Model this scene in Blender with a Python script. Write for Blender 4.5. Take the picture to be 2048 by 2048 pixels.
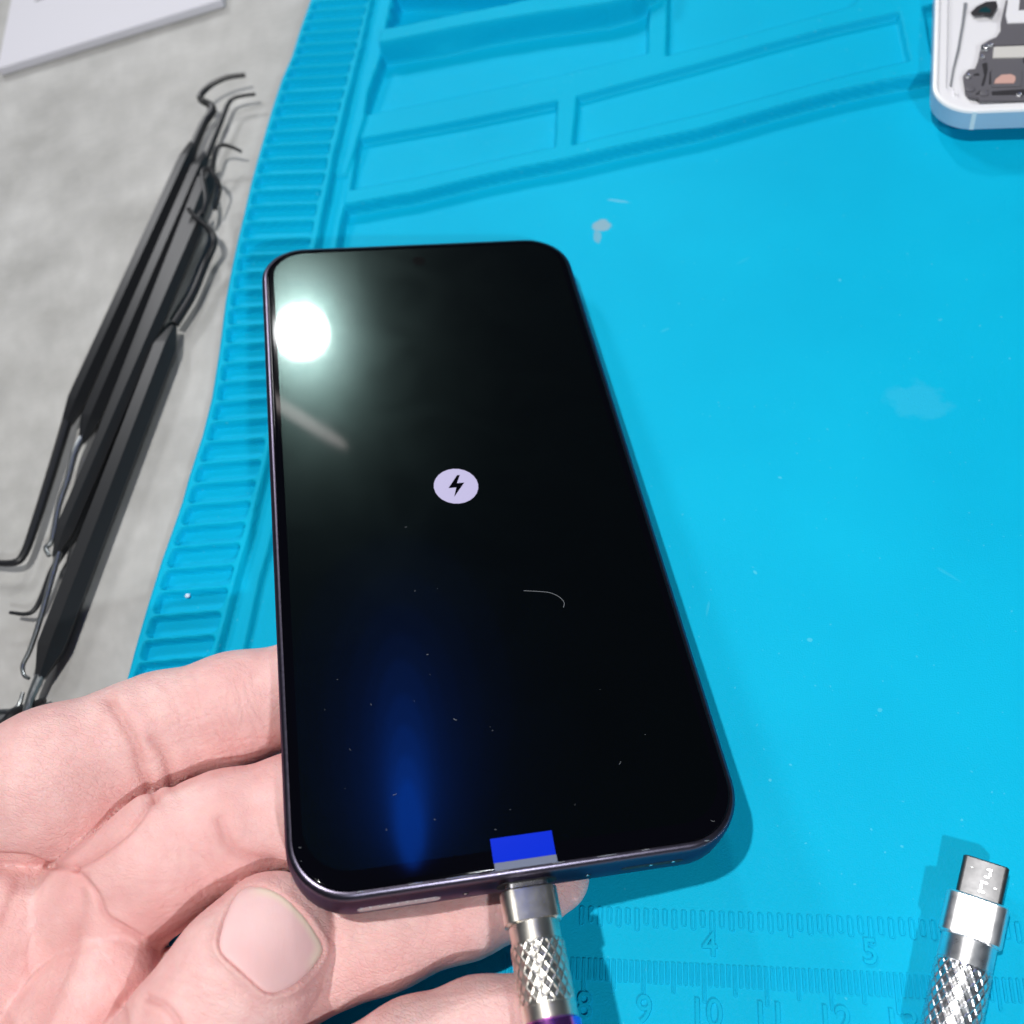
import bpy, math, random
import numpy as np
from mathutils import Vector, Matrix

for o in list(bpy.data.objects):
    bpy.data.objects.remove(o)
random.seed(7)
rng = np.random.default_rng(7)
scn = bpy.context.scene
COL = scn.collection
S = 0.01                                   # the layout below is written in centimetres

# ------------------------------------------------------------------ camera
RC = np.array([[0.9724427953195645, 0.06481459200018759, -0.22395106272335683],
               [-0.05151536317875836, -0.8771007063303574, -0.4775358817003688],
               [-0.2273789286359497, 0.47591324799656215, -0.8495913153944845]])
TC = np.array([-6.541181804773402, 7.999632430512919, 19.2858428928045])
FPX, CPX = 2050.0, 1024.0
CAM = -RC.T @ TC
cam_d = bpy.data.cameras.new('camera')
cam = bpy.data.objects.new('camera', cam_d); COL.objects.link(cam)
rb = RC.T @ np.diag([1, -1, -1.0])
mw = Matrix([[*rb[i], CAM[i] * S] for i in range(3)] + [[0, 0, 0, 1]])
cam.matrix_world = mw
cam_d.sensor_width = 36; cam_d.lens = 36 * FPX / 2048
cam_d.clip_start = 0.005; cam_d.clip_end = 20
cam_d.dof.use_dof = True; cam_d.dof.focus_distance = 0.178; cam_d.dof.aperture_fstop = 21
scn.camera = cam
scn.render.resolution_x = scn.render.resolution_y = 1024

# ------------------------------------------------------------------ world, exposure
w = bpy.data.worlds.new('World'); scn.world = w; w.use_nodes = True
w.node_tree.nodes['Background'].inputs[0].default_value = (0.62, 0.78, 1.0, 1)
w.node_tree.nodes['Background'].inputs[1].default_value = 0.05
scn.view_settings.view_transform = 'Standard'
scn.view_settings.look = 'None'
scn.view_settings.exposure = 0.08
scn.view_settings.gamma = 1.0
scn.view_settings.use_curve_mapping = False

# ------------------------------------------------------------------ lamps
def area(name, loc, target, size, power, color, shape='DISK', size_y=None, roll=None):
    l = bpy.data.lights.new(name, 'AREA'); l.shape = shape; l.size = size * S
    if size_y: l.size_y = size_y * S
    l.energy = power; l.color = color
    o = bpy.data.objects.new(name, l); COL.objects.link(o)
    loc = np.array(loc, float); target = np.array(target, float)
    z = (loc - target); z /= np.linalg.norm(z)
    if roll is None:
        roll = (0, 0, 1)
    y = np.array(roll, float); y = y - z * (y @ z); y /= np.linalg.norm(y)
    x = np.cross(y, z)
    o.matrix_world = Matrix([[x[i], y[i], z[i], loc[i] * S] for i in range(3)] + [[0, 0, 0, 1]])
    return o
# small bench lamp hanging over the mat: crisp shadows just right of the held phone
area('bench_lamp', (3.0, 1.8, 66.0), (4, 6, 0), 1.6, 2.95, (1.0, 0.98, 0.95))
# room lamp behind the photographer's right shoulder: the soft second shadow on the left
area('room_lamp', (28, -24, 34), (5, 8, 0), 1.7, 0.95, (0.92, 0.97, 1.0))
# wide soft fill light added beyond the mat, to the left
area('soft_fill', (-85, 140, 110), (0, 12, 0), 30, 8.5, (0.98, 0.98, 1.0))

def ray(px, py):
    r = RC.T @ np.array([(px - CPX) / FPX, (py - CPX) / FPX, 1.0]); return r / np.linalg.norm(r)
def un(px, py, z=0.0):
    r = ray(px, py); return CAM + r * (z - CAM[2]) / r[2]
def pix(P):
    q = np.asarray(P, float) @ RC.T + TC; return FPX * q[..., :2] / q[..., 2:3] + CPX

# held phone's frame (cm): origin at its bottom left corner of the front face
BL = np.array([4.416, .039, 4.3285]); BR = np.array([10.91, 1.584, 2.067]); TL = np.array([.539, 14.196, 3.146])
EX = (BR - BL) / np.linalg.norm(BR - BL)
EY = TL - BL; EY -= EX * (EX @ EY); EY /= np.linalg.norm(EY)
EN = np.cross(EX, EY)
PW, PH, PT = 7.06, 14.70, 0.82
def mirror(px, py):
    d = ray(px, py); P = CAM + d * ((BL - CAM) @ EN) / (d @ EN)
    return P, d - 2 * (d @ EN) * EN
def mirrored_lamp(name, px, py, dist, size, power, color, **k):
    P, d = mirror(px, py)
    return area(name, P + d * dist, P, size, power, color, **k)
# round work lamp beyond the mat, seen mirrored in the glass
mirrored_lamp('work_lamp', 604, 665, 62, 3.9, 0.72, (0.97, 1.0, 1.0))
# added lights, placed only to draw the pinkish and blue streaks on the glass
Pa, da = mirror(500, 772); Pb, db = mirror(690, 892)
A_, B_ = Pa + da * 62, Pb + db * 62
area('pink_streak_light', (A_ + B_) / 2, (Pa + Pb) / 2, 1.0, 0.017, (1.0, 0.88, 0.86), shape='ELLIPSE',
     size_y=float(np.linalg.norm(A_ - B_)) * 1.05, roll=B_ - A_)
for wd, e, y0 in ((2.0, .009, 1560), (2.6, .010, 1510), (3.2, .011, 1450), (4.0, .012, 1390), (5.2, .012, 1320), (7.0, .009, 1270), (9.5, .008, 1210), (13, .007, 1150), (18, .007, 1080)):  # nested added lights standing in for the display's diffraction streak
    Pa, da = mirror(802 + (y0 - 1340) * .05, y0); Pb, db = mirror(826, 1738)
    A_, B_ = Pa + da * 70, Pb + db * 70
    area('blue_streak_light', (A_ + B_) / 2, (Pa + Pb) / 2, wd, e, (0.004, 0.12, 1.0), shape='ELLIPSE',
         size_y=float(np.linalg.norm(A_ - B_)), roll=B_ - A_)

# ------------------------------------------------------------------ helpers
def tag(o, label=None, cat=None, group=None, kind=None):
    if label: o['label'] = label
    if cat: o['category'] = cat
    if group: o['group'] = group
    if kind: o['kind'] = kind
    return o
def thing(name, label, cat, loc=(0, 0, 0), axes=None, group=None):
    o = bpy.data.objects.new(name, None); COL.objects.link(o); o.empty_display_size = .01
    if axes is None: axes = np.eye(3)
    x, y, z = axes
    o.matrix_world = Matrix([[x[i], y[i], z[i], loc[i] * S] for i in range(3)] + [[0, 0, 0, 1]])
    return tag(o, label, cat, group)
def link(name, me, mat, parent=None):
    o = bpy.data.objects.new(name, me); COL.objects.link(o)
    if mat is not None and not me.materials: me.materials.append(mat)
    if parent: o.parent = parent
    return o
def build(name, V, F, mat, parent=None, smooth=True, angle=35):
    me = bpy.data.meshes.new(name)
    V = np.asarray(V, float) * S
    if isinstance(F, np.ndarray) and F.ndim == 2:
        n, k = F.shape
        me.vertices.add(len(V)); me.vertices.foreach_set('co', V.ravel())
        me.loops.add(n * k); me.loops.foreach_set('vertex_index', F.ravel().astype(np.int32))
        me.polygons.add(n); me.polygons.foreach_set('loop_start', np.arange(0, n * k, k, dtype=np.int32))
        me.polygons.foreach_set('loop_total', np.full(n, k, np.int32))
        me.update(calc_edges=True)
    else:
        me.from_pydata([tuple(v) for v in V], [], [tuple(f) for f in F]); me.update()
    if smooth:
        me.polygons.foreach_set('use_smooth', [True] * len(me.polygons))
        if angle is not None: me.set_sharp_from_angle(angle=math.radians(angle))
    me.validate()
    return link(name, me, mat, parent)
def loft(loops, cap0=True, cap1=True, closed=True):
    n = len(loops[0]); V = np.vstack(loops); F = []
    for i in range(len(loops) - 1):
        for j in range(n if closed else n - 1):
            k = (j + 1) % n
            F.append((i * n + j, i * n + k, (i + 1) * n + k, (i + 1) * n + j))
    if cap0: F.append(tuple(range(n - 1, -1, -1)))
    if cap1: F.append(tuple(range((len(loops) - 1) * n, len(loops) * n)))
    return V, F
def rr(x0, y0, x1, y1, r, z, n=10):
    p = []
    for cx, cy, a0 in ((x1 - r, y1 - r, 0), (x0 + r, y1 - r, 90), (x0 + r, y0 + r, 180), (x1 - r, y0 + r, 270)):
        for a in np.linspace(a0, a0 + 90, n):
            a = math.radians(a); p.append((cx + r * math.cos(a), cy + r * math.sin(a), z))
    return np.array(p)
def slab(x0, y0, x1, y1, r, z0, z1, bev=.01, n=8):
    """rounded plate with bevelled rims"""
    return loft([rr(x0 + bev, y0 + bev, x1 - bev, y1 - bev, max(r - bev, .002), z0, n), rr(x0, y0, x1, y1, r, z0 + bev, n),
                 rr(x0, y0, x1, y1, r, z1 - bev, n), rr(x0 + bev, y0 + bev, x1 - bev, y1 - bev, max(r - bev, .002), z1, n)])
def tube(path, radii, n=12, cap=True, ref=(0, 0, 1), flat=1.0):
    path = np.asarray(path, float); radii = np.broadcast_to(radii, len(path)); loops = []
    t = np.gradient(path, axis=0); t /= np.linalg.norm(t, axis=1)[:, None]
    u = np.cross(np.array(ref, float), t[0]); u /= np.linalg.norm(u)
    for i in range(len(path)):
        u = u - t[i] * (u @ t[i]); u /= np.linalg.norm(u); v = np.cross(t[i], u)
        a = np.linspace(0, 2 * math.pi, n, endpoint=False)
        loops.append(path[i] + radii[i] * (np.cos(a)[:, None] * u + flat * np.sin(a)[:, None] * v))
    return loft(loops, cap, cap)
def spline(pts, m=8):
    """Catmull-Rom through the points"""
    p = np.asarray(pts, float); p = np.vstack([2 * p[0] - p[1], p, 2 * p[-1] - p[-2]]); out = []
    for i in range(1, len(p) - 2):
        for s in np.linspace(0, 1, m, endpoint=False):
            a, b, c, d = p[i - 1:i + 3]
            out.append(.5 * (2 * b + (c - a) * s + (2 * a - 5 * b + 4 * c - d) * s ** 2 + (3 * b - a - 3 * c + d) * s ** 3))
    out.append(p[-2]); return np.array(out)

# ------------------------------------------------------------------ materials
def mat(name, base=(.5, .5, .5), rough=.5, metal=0.0, spec=.5, **k):
    m = bpy.data.materials.new(name); m.use_nodes = True
    b = m.node_tree.nodes['Principled BSDF']
    b.inputs['Base Color'].default_value = (*base, 1); b.inputs['Roughness'].default_value = rough
    b.inputs['Metallic'].default_value = metal; b.inputs['Specular IOR Level'].default_value = spec
    for kk, v in k.items():
        b.inputs[kk.replace('_', ' ')].default_value = v
    return m
class NT:
    def __init__(s, m): s.m = m; s.t = m.node_tree; s.n = s.t.nodes; s.b = s.n['Principled BSDF']
    def new(s, ty, ins=None, **props):
        nd = s.n.new(ty)
        for k, v in props.items(): setattr(nd, k, v)
        for k, v in (ins or {}).items():
            if hasattr(v, 'is_output'): s.t.links.new(v, nd.inputs[k])
            else: nd.inputs[k].default_value = v
        return nd
    def link(s, a, b): s.t.links.new(a, b)
    def coord(s, kind='Object'): return s.new('ShaderNodeTexCoord').outputs[kind]
    def noise(s, vec, scale, detail=4, rough=.55, dist=0):
        return s.new('ShaderNodeTexNoise', {'Vector': vec, 'Scale': scale, 'Detail': detail, 'Roughness': rough, 'Distortion': dist}).outputs['Fac']
    def ramp(s, fac, stops, interp='LINEAR'):
        r = s.new('ShaderNodeValToRGB', {'Fac': fac}); r.color_ramp.interpolation = interp
        e = r.color_ramp.elements
        while len(e) < len(stops): e.new(.5)
        for i, (p, c) in enumerate(stops): e[i].position = p; e[i].color = (*c, 1) if len(c) == 3 else c
        return r.outputs['Color']
    def mix(s, fac, a, b, blend='MIX'):
        nd = s.new('ShaderNodeMix', data_type='RGBA', blend_type=blend)
        for idx, v in ((0, fac), (6, a), (7, b)):
            if hasattr(v, 'is_output'): s.link(v, nd.inputs[idx])
            else: nd.inputs[idx].default_value = v if idx == 0 else (*v, 1)
        return nd.outputs[2]
    def math(s, op, a, b=0.0):
        nd = s.new('ShaderNodeMath', operation=op)
        for i, v in enumerate((a, b)):
            if hasattr(v, 'is_output'): s.link(v, nd.inputs[i])
            else: nd.inputs[i].default_value = v
        return nd.outputs[0]
    def bump(s, h, strength, dist, normal=None):
        nd = s.new('ShaderNodeBump', {'Height': h, 'Strength': strength, 'Distance': dist})
        if normal is not None: s.link(normal, nd.inputs['Normal'])
        return nd.outputs['Normal']
    def scale(s, vec, v):
        return s.new('ShaderNodeMapping', {'Vector': vec, 'Scale': v}).outputs[0]

def m_silicone():
    m = mat('silicone', (.004, .42, .70), .5, spec=.07); t = NT(m); c = t.coord()
    big = t.noise(c, 18, 3); fine = t.noise(c, 3400, 2, .7); mid = t.noise(c, 1500, 2)
    col = t.ramp(big, [(.3, (.0006, .415, .655)), (.7, (.0015, .46, .705))])
    col = t.mix(t.ramp(fine, [(.55, (0, 0, 0)), (.85, (.35, .35, .35))]), col, (.006, .56, .80))
    # grey scuff and pale streaks left on the work area
    def spot(px, py, sx, sy, rot, amt, colr, col):
        p = un(px, py, 0) * S
        v = t.new('ShaderNodeMapping', {'Vector': c, 'Location': tuple(-np.array(p))}, vector_type='POINT').outputs[0]
        v = t.new('ShaderNodeVectorRotate', {'Vector': v, 'Angle': rot}, rotation_type='Z_AXIS').outputs[0]
        v = t.scale(v, (1 / (sx * S), 1 / (sy * S), 0))
        ln = t.new('ShaderNodeVectorMath', {0: v}, operation='LENGTH').outputs['Value']
        ln = t.math('ADD', ln, t.math('MULTIPLY', t.math('SUBTRACT', t.noise(c, 260, 3), .5), 1.5))
        f = t.ramp(ln, [(.70, (amt,) * 3), (1.0, (0, 0, 0))])
        return t.mix(f, col, colr)
    col = spot(1203, 452, .27, .22, .3, .8, (.30, .42, .48), col)
    col = spot(1195, 472, .12, .26, -.1, .6, (.25, .42, .5), col)
    col = spot(1238, 402, .34, .05, .35, .5, (.18, .55, .75), col)
    col = spot(1830, 800, .7, .5, .3, .05, (.3, .65, .8), col)
    for x_, y_, a_, b_, r_, k_ in ((1560, 955, .05, .03, .5, .5), (1510, 1145, .06, .03, .9, .45), (1620, 1280, .05, .04, .2, .4), (1415, 1220, .03, .2, .2, .16), (1330, 660, .03, .12, 1.2, .2),
                                   (1760, 1420, .05, .05, 0, .35), (1900, 1150, .3, .04, .7, .12), (1680, 560, .04, .04, 0, .4), (1540, 1560, .03, .03, 0, .5), (1880, 640, .05, .03, 0, .3), (1490, 520, .25, .03, -.5, .12)):
        col = spot(x_, y_, a_, b_, r_, k_, (.12, .62, .78), col)
    dust = t.ramp(t.noise(c, 1100, 1, .4), [(.76, (0, 0, 0)), (.80, (.5, .5, .5))])
    col = t.mix(dust, col, (.10, .60, .76))
    t.link(col, t.b.inputs['Base Color'])
    n1 = t.bump(fine, .55, .0002); t.link(t.bump(mid, .07, .0003, n1), t.b.inputs['Normal'])
    t.link(t.ramp(mid, [(.3, (.42,) * 3), (.7, (.60,) * 3)]), t.b.inputs['Roughness'])
    return m
def m_table():
    m = mat('grey_laminate', (.42, .42, .42), .55, spec=.3); t = NT(m); c = t.coord()
    a = t.noise(c, 42, 6, .62); b = t.noise(c, 170, 4, .6); d = t.noise(c, 12, 3)
    col = t.ramp(a, [(.30, (.34, .335, .32)), (.5, (.455, .45, .435)), (.70, (.555, .55, .535))])
    col = t.mix(t.ramp(b, [(.35, (.35,) * 3), (.65, (0, 0, 0))]), col, (.37, .365, .355))
    col = t.mix(t.ramp(d, [(.35, (.25,) * 3), (.6, (0, 0, 0))]), col, (.43, .42, .395))
    t.link(col, t.b.inputs['Base Color'])
    t.link(t.bump(b, .08, .0004), t.b.inputs['Normal']); return m
def m_skin():
    m = mat('skin', (.62, .33, .27), .5, spec=.28); t = NT(m); c = t.coord()
    a = t.noise(c, 55, 4, .6); b = t.noise(c, 260, 3, .6)
    col = t.ramp(a, [(.28, (.72, .385, .365)), (.5, (.82, .50, .475)), (.75, (.89, .62, .585))])
    col = t.mix(t.ramp(b, [(.35, (.40,) * 3), (.6, (0, 0, 0))]), col, (.74, .39, .38))
    att = t.new('ShaderNodeAttribute', attribute_name='flush_shade').outputs['Fac']
    col = t.mix(att, col, (.58, .23, .21))
    t.link(col, t.b.inputs['Base Color'])
    t.b.inputs['Subsurface Weight'].default_value = .36
    t.b.inputs['Subsurface Radius'].default_value = (1.0, .32, .18)
    t.b.inputs['Subsurface Scale'].default_value = .0025
    # skin lines: two crossing sets of fine stretched cells, then pores
    w1 = t.new('ShaderNodeTexVoronoi', {'Vector': t.scale(t.new('ShaderNodeVectorRotate', {'Vector': c, 'Angle': .35}, rotation_type='Z_AXIS').outputs[0], (1, 2.6, 1)), 'Scale': 620}, feature='DISTANCE_TO_EDGE').outputs['Distance']
    w2 = t.new('ShaderNodeTexVoronoi', {'Vector': t.scale(t.new('ShaderNodeVectorRotate', {'Vector': c, 'Angle': -.9}, rotation_type='Z_AXIS').outputs[0], (1, 3.4, 1)), 'Scale': 900}, feature='DISTANCE_TO_EDGE').outputs['Distance']
    h = t.math('ADD', t.math('MINIMUM', w1, .14), t.math('MULTIPLY', t.math('MINIMUM', w2, .12), .6))
    amt = t.ramp(t.noise(c, 30, 2), [(.35, (.25,) * 3), (.65, (1, 1, 1))])
    h = t.math('MULTIPLY', h, amt)
    n1 = t.bump(h, .55, .0009); n2 = t.bump(t.noise(c, 150, 6, .62), .32, .0016, n1)
    t.link(n2, t.b.inputs['Normal'])
    t.link(t.ramp(b, [(.3, (.38,) * 3), (.7, (.58,) * 3)]), t.b.inputs['Roughness'])
    return m
def m_nail():
    m = mat('nail', (.63, .36, .34), .46, spec=.35); t = NT(m); c = t.coord('Object')
    a = t.noise(c, 90, 3)
    e = t.new('ShaderNodeAttribute', attribute_name='edge').outputs['Fac']
    t.link(t.mix(e, t.ramp(a, [(.3, (.79, .49, .48)), (.7, (.84, .56, .55))]), (.84, .66, .54)), t.b.inputs['Base Color'])
    t.b.inputs['Subsurface Weight'].default_value = .2
    t.b.inputs['Subsurface Radius'].default_value = (1, .35, .2); t.b.inputs['Subsurface Scale'].default_value = .0015
    t.link(t.bump(t.noise(t.scale(c, (1, .12, 1)), 1400, 2), .10, .0004), t.b.inputs['Normal']); return m
def m_metal(name, base, rough, bumps=.1, scale=900, dirt=None):
    m = mat(name, base, rough, 1.0); t = NT(m); c = t.coord()
    n = t.noise(c, scale, 4, .6)
    t.link(t.ramp(n, [(.3, (max(rough - .03, .03),) * 3), (.7, (rough + .04,) * 3)]), t.b.inputs['Roughness'])
    t.link(t.bump(n, bumps, .0003), t.b.inputs['Normal'])
    if dirt:
        t.link(t.mix(t.ramp(t.noise(c, scale * .25, 3), [(.45, (0, 0, 0)), (.7, (.8,) * 3)]), base, dirt), t.b.inputs['Base Color'])
    return m
def m_display():
    m = mat('oled_glass', (.0004, .0005, .0009), .2, spec=.25); b = m.node_tree.nodes['Principled BSDF']
    t = NT(m); c = t.coord()
    b.inputs['Specular Tint'].default_value = (.50, 1.0, .90, 1)
    b.inputs['Coat Weight'].default_value = .65; b.inputs['Coat Roughness'].default_value = .035; b.inputs['Coat IOR'].default_value = 1.42
    t.link(t.ramp(t.noise(c, 60, 4, .6, 1.0), [(.3, (.165,) * 3), (.7, (.20,) * 3)]), b.inputs['Roughness'])
    t.link(t.ramp(t.noise(t.scale(c, (1, .4, 1)), 90, 4, .6, 1.5), [(.4, (.035,) * 3), (.75, (.06,) * 3)]), b.inputs['Coat Roughness'])
    return m
MAT = dict(
    silicone=m_silicone(), table=m_table(), skin=m_skin(), nail=m_nail(), display=m_display(),
    bezel=mat('bezel_glass', (.0012, .0012, .0026), .25, spec=0.0, Coat_Weight=.6, Coat_Roughness=.05, Coat_IOR=1.42),
    frame=m_metal('anodised_frame', (.135, .12, .165), .30, .012, 1500),
    seam=mat('seam', (.01, .01, .014), .45),
    backglass=mat('back_glass', (.02, .02, .03), .3),
    hole=mat('hole', (.002, .002, .003), .6),
    mesh=mat('grille_mesh', (.52, .44, .45), .4),
    glow=None,
    cam=mat('camera_glass', (.0004, .0004, .0006), .2, spec=.10, Coat_Weight=.5, Coat_Roughness=.05, Coat_IOR=1.42),
    nickel=m_metal('nickel', (.80, .76, .69), .30, .06, 500, (.70, .66, .58)),
    steel=m_metal('plug_steel', (.80, .80, .82), .26, .03, 900),
    tipsteel=m_metal('tip_shell', (.14, .14, .145), .38, .03, 900),
    shiny=m_metal('polished', (.88, .88, .90), .30, .02, 900),
    anod=m_metal('anodised_violet', (.72, .22, .90), .18, .05, 900),
    anodp=m_metal('anodised_pink', (.95, .30, .55), .18, .05, 900),
    black=mat('black_steel', (.010, .011, .013), .40, spec=.4),
    blackm=mat('worn_black_steel', (.016, .017, .019), .42, spec=.45),
    wire=m_metal('tip_steel', (.30, .32, .33), .34, .15, 1500),
    card=mat('white_card', (.68, .67, .73), .55, spec=.3),
    print=mat('grey_print', (.08, .08, .09), .6),
    alu=mat('pale_blue_aluminium', (.50, .60, .74), .42, .15),
    alurim=mat('white_rim', (.86, .86, .88), .28, spec=.6),
    tray=mat('white_tray', (.80, .79, .82), .5),
    graphite=mat('grey_bracket', (.115, .11, .125), .5),
    darkpart=mat('dark_part', (.03, .028, .032), .45),
    tape=mat('cream_tape', (.62, .60, .57), .5),
    copper=mat('pink_copper', (.60, .36, .31), .45),
    lens=mat('lens', (.01, .05, .06), .08),
    lint=mat('lint', (.20, .21, .23), .7),
    whitelint=mat('white_lint', (.85, .88, .95), .6),
    film=mat('blue_film', (.001, .022, .55), .28, spec=.4),
    clearfilm=mat('clear_film', (.16, .18, .25), .25, spec=.5),
)
MAT['frame'].node_tree.nodes['Principled BSDF'].inputs['Specular Tint'].default_value = (.40, .37, .45, 1)
g = mat('icon_glow', (.02, .02, .02), .3); NT(g).b.inputs['Emission Color'].default_value = (.53, .49, .74, 1)
NT(g).b.inputs['Emission Strength'].default_value = .95; MAT['glow'] = g

# ================================================================== the setting
ZT = -.30
V, F = loft([np.array([(-70, -60, ZT), (70, -60, ZT), (70, 90, ZT), (-70, 90, ZT)])], False, True)
tag(build('table', V, F, MAT['table'], smooth=False), kind='structure')

# ------------------------------------------------------------------ silicone mat
def zband(Y):
    return np.interp(Y, [4, 8, 15, 22], [.38, .38, .56, .84])
def zstrip(Y):
    return np.where(np.asarray(Y) > 19.3, np.interp(Y, [19, 23], [.45, .60]), np.interp(Y, [8, 19.3], [.16, .36]))
def un_h(px, py, hf):
    z = .4
    for _ in range(6): z = float(hf(un(px, py, z)[1]))
    return un(px, py, z)
LEFT = [(650, -110), (617.5, 0), (599, 51), (580, 112), (560, 157), (516, 300), (499, 362), (487, 416), (474.5, 468), (460.6, 533),
        (448, 600), (435, 700), (420, 793), (401, 868), (375, 948), (361, 1000), (344, 1050), (321, 1115), (293, 1205), (271, 1280),
        (252, 1350), (150, 1640), (40, 1960), (-20, 2140)]
LW = np.array([un_h(*p, zband)[:2] for p in LEFT])[::-1]
G1 = [(748, -30), (731, 45), (720, 99), (706, 155), (690, 220), (675, 284), (670, 300), (655, 378), (644, 432), (633, 485), (585, 700), (528, 951), (518, 987),
      (502, 1058), (488, 1104), (473, 1156), (460, 1207), (448, 1255), (436, 1297), (380, 1500), (290, 1800), (200, 2100)]
G1W = np.array([un_h(*p, zband)[:2] for p in G1])[::-1]
G2 = [(790, -30), (759, 118), (735, 186), (729, 233), (717, 272), (709, 300), (698, 347), (693, 375), (689, 416), (681, 447), (675, 486), (610, 780), (570, 960), (535, 1106),
      (519.5, 1156), (504, 1229), (491.5, 1286), (440, 1500), (350, 1800), (260, 2100)]
G2W = np.array([un_h(*p, zstrip)[:2] for p in G2])[::-1]
def poly(pts, z): return np.array([un(x, y, z)[:2] for x, y in pts])
def sdf(P, Q, closed=True):
    """signed distance of points P to polygon Q (negative inside)"""
    d = np.full(len(P), 1e9); ins = np.zeros(len(P), bool); n = len(Q)
    for i in range(n):
        a, b = Q[i], Q[(i + 1) % n]; e = b - a; wv = P - a
        tt = np.clip((wv @ e) / (e @ e), 0, 1); d = np.minimum(d, ((wv - tt[:, None] * e) ** 2).sum(1))
        c1 = (a[1] <= P[:, 1]) != (b[1] <= P[:, 1])
        with np.errstate(divide='ignore', invalid='ignore'):
            xx = a[0] + (P[:, 1] - a[1]) * e[0] / (e[1] if e[1] else 1e-12)
        ins ^= c1 & (P[:, 0] < xx)
    d = np.sqrt(d); return np.where(ins, -d, d)
def soft(d, wd=.055):
    s = np.clip(.5 - d / wd, 0, 1); return s * s * (3 - 2 * s)
ys = np.concatenate([np.arange(-5, 3.2, .12), np.arange(3.2, 31.5, .034)])
us = np.concatenate([np.arange(0, 5.2, .036), np.arange(5.2, 23.5, .046)])
xl = np.interp(ys, LW[:, 1], LW[:, 0])
UU, YY = np.meshgrid(us, ys); XX = UU + xl[:, None]
P2 = np.c_[XX.ravel(), YY.ravel()].astype(np.float32); Z = np.zeros(len(P2))
def apply(Q, level, rnd=0.0, wd=.085, bbox=True):
    lo, hi = Q.min(0) - .4, Q.max(0) + .4
    r0, r1 = np.searchsorted(ys, [lo[1], hi[1]]); sl = slice(r0 * len(us), r1 * len(us))
    p = P2[sl]; m = (p[:, 0] > lo[0]) & (p[:, 0] < hi[0]); p = p[m]
    if not len(p): return
    s = soft(sdf(p, Q) - rnd, wd); lv = level(p[:, 1]) if callable(level) else level
    zz = Z[sl]; zz[m] = zz[m] * (1 - s) + lv * s
CURVE = [(690, 409), (777, 393), (821, 386), (951, 354), (1038, 335), (1125, 319), (1256, 288), (1400, 256.5), (1534, 218), (1668, 183), (1769, 161), (1863, 144), (2048, 98), (2200, 60)]
far = [(2400, -400), (600, -400)]
apply(np.vstack([poly([(640, 412)] + CURVE, .40), [(34, 21), (34, 40), (-3, 40)]]), .40)
apply(poly([(737, 240), (773, 128), (890, 111), (995, 87), (1125, 56), (1299, 2), (1296, 118), (1116, 163)], .2), .17, .0, .12)
apply(poly([(1338, -40), (1334, 110), (1430, 86), (1700, 12), (1760, -40)], .40), .18)
apply(poly([(720, 279), (908, 243.5), (1112, 203), (1108, 292), (951, 326), (821, 356), (703, 377)], .40), .18, .02)
apply(poly([(1157, 193), (1400, 127), (1534, 89), (1668, 54), (1796, 25), (1816, 120), (1668, 155), (1534, 190), (1400, 226), (1147, 287)], .40), .19, .02)
apply(poly([(1850, 14), (2048, -40), (2060, 60), (1866, 107)], .40), .19, .02)
apply(np.vstack([poly([(700, 93), (719, 90), (803, 74), (934, 48), (1082, 22), (1212, 3), (1262, -10), (1320, -40)], .95), [(12, 40), (-4, 40)]]),
      lambda Y: .90 + 0 * Y, 0, .20)
apply(poly([(772, -40), (748, 57), (800, 48), (1010, 6), (1200, -40)], .9), -.12, 0, .20)
apply(np.vstack([G1W, G2W[::-1]]), zstrip)
apply(np.vstack([LW - [1.5, 0], G1W[::-1]]), zband)
# the row of recessed pads along the left edge
RIB = {0: (729, 12.4), 1: (723, 35), 2: (717, 58), 3: (711, 81.5), 4: (706, 104), 5: (698, 128), 6: (692, 151), 7: (686, 178), 8: (679, 203), 9: (672, 231),
       10: (665.6, 258.5), 11: (658, 286.5), 12: (652, 315.5), 13: (647, 346.6), 14: (639, 378), 15: (631, 408), 16: (624, 440.5), 17: (618, 475.5),
       29: (519, 920.5), 30: (508, 961), 33: (476, 1087), 34: (463.6, 1131), 35: (452, 1176), 36: (438, 1224), 37: (426, 1272)}
ki = np.array(sorted(RIB)); kx = np.array([RIB[i][0] for i in ki]); ky = np.array([RIB[i][1] for i in ki])
cf = np.polyfit(ki, ky, 3)
LP = np.array(LEFT)
rows = []
for i in range(-1, 41):
    if i in RIB: rx, ry = RIB[i]
    else:
        ry = np.polyval(cf, i); rx = np.interp(i, ki, kx) if 0 <= i <= 37 else (729 + 6.0 if i < 0 else 426 - 12.5 * (i - 37))
    sl = np.interp(i, [0, 10, 13, 17, 30, 37], [.095, .055, .04, .05, .085, .085])
    lx = np.interp(ry + 10, LP[:, 1], LP[:, 0]) + np.interp(ry, [0, 1300], [11, 19])
    ly = ry + sl * (rx - lx)
    rows.append((un_h(lx, ly, zband)[:2], un_h(rx + 2, ry, zband)[:2]))
pads = []
for i in range(len(rows) - 1):
    (a, b), (c, d) = rows[i], rows[i + 1]
    q = np.array([a, b, b + (d - b) * .80, a + (c - a) * .80])
    cen = q.mean(0); rad = .11
    qi = q + np.array([(rad, -rad), (-rad, -rad), (-rad, rad), (rad, rad)])
    apply(qi, lambda Y: zband(Y) - .23, rad, .06)
    pads.append((qi, rad))
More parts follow.
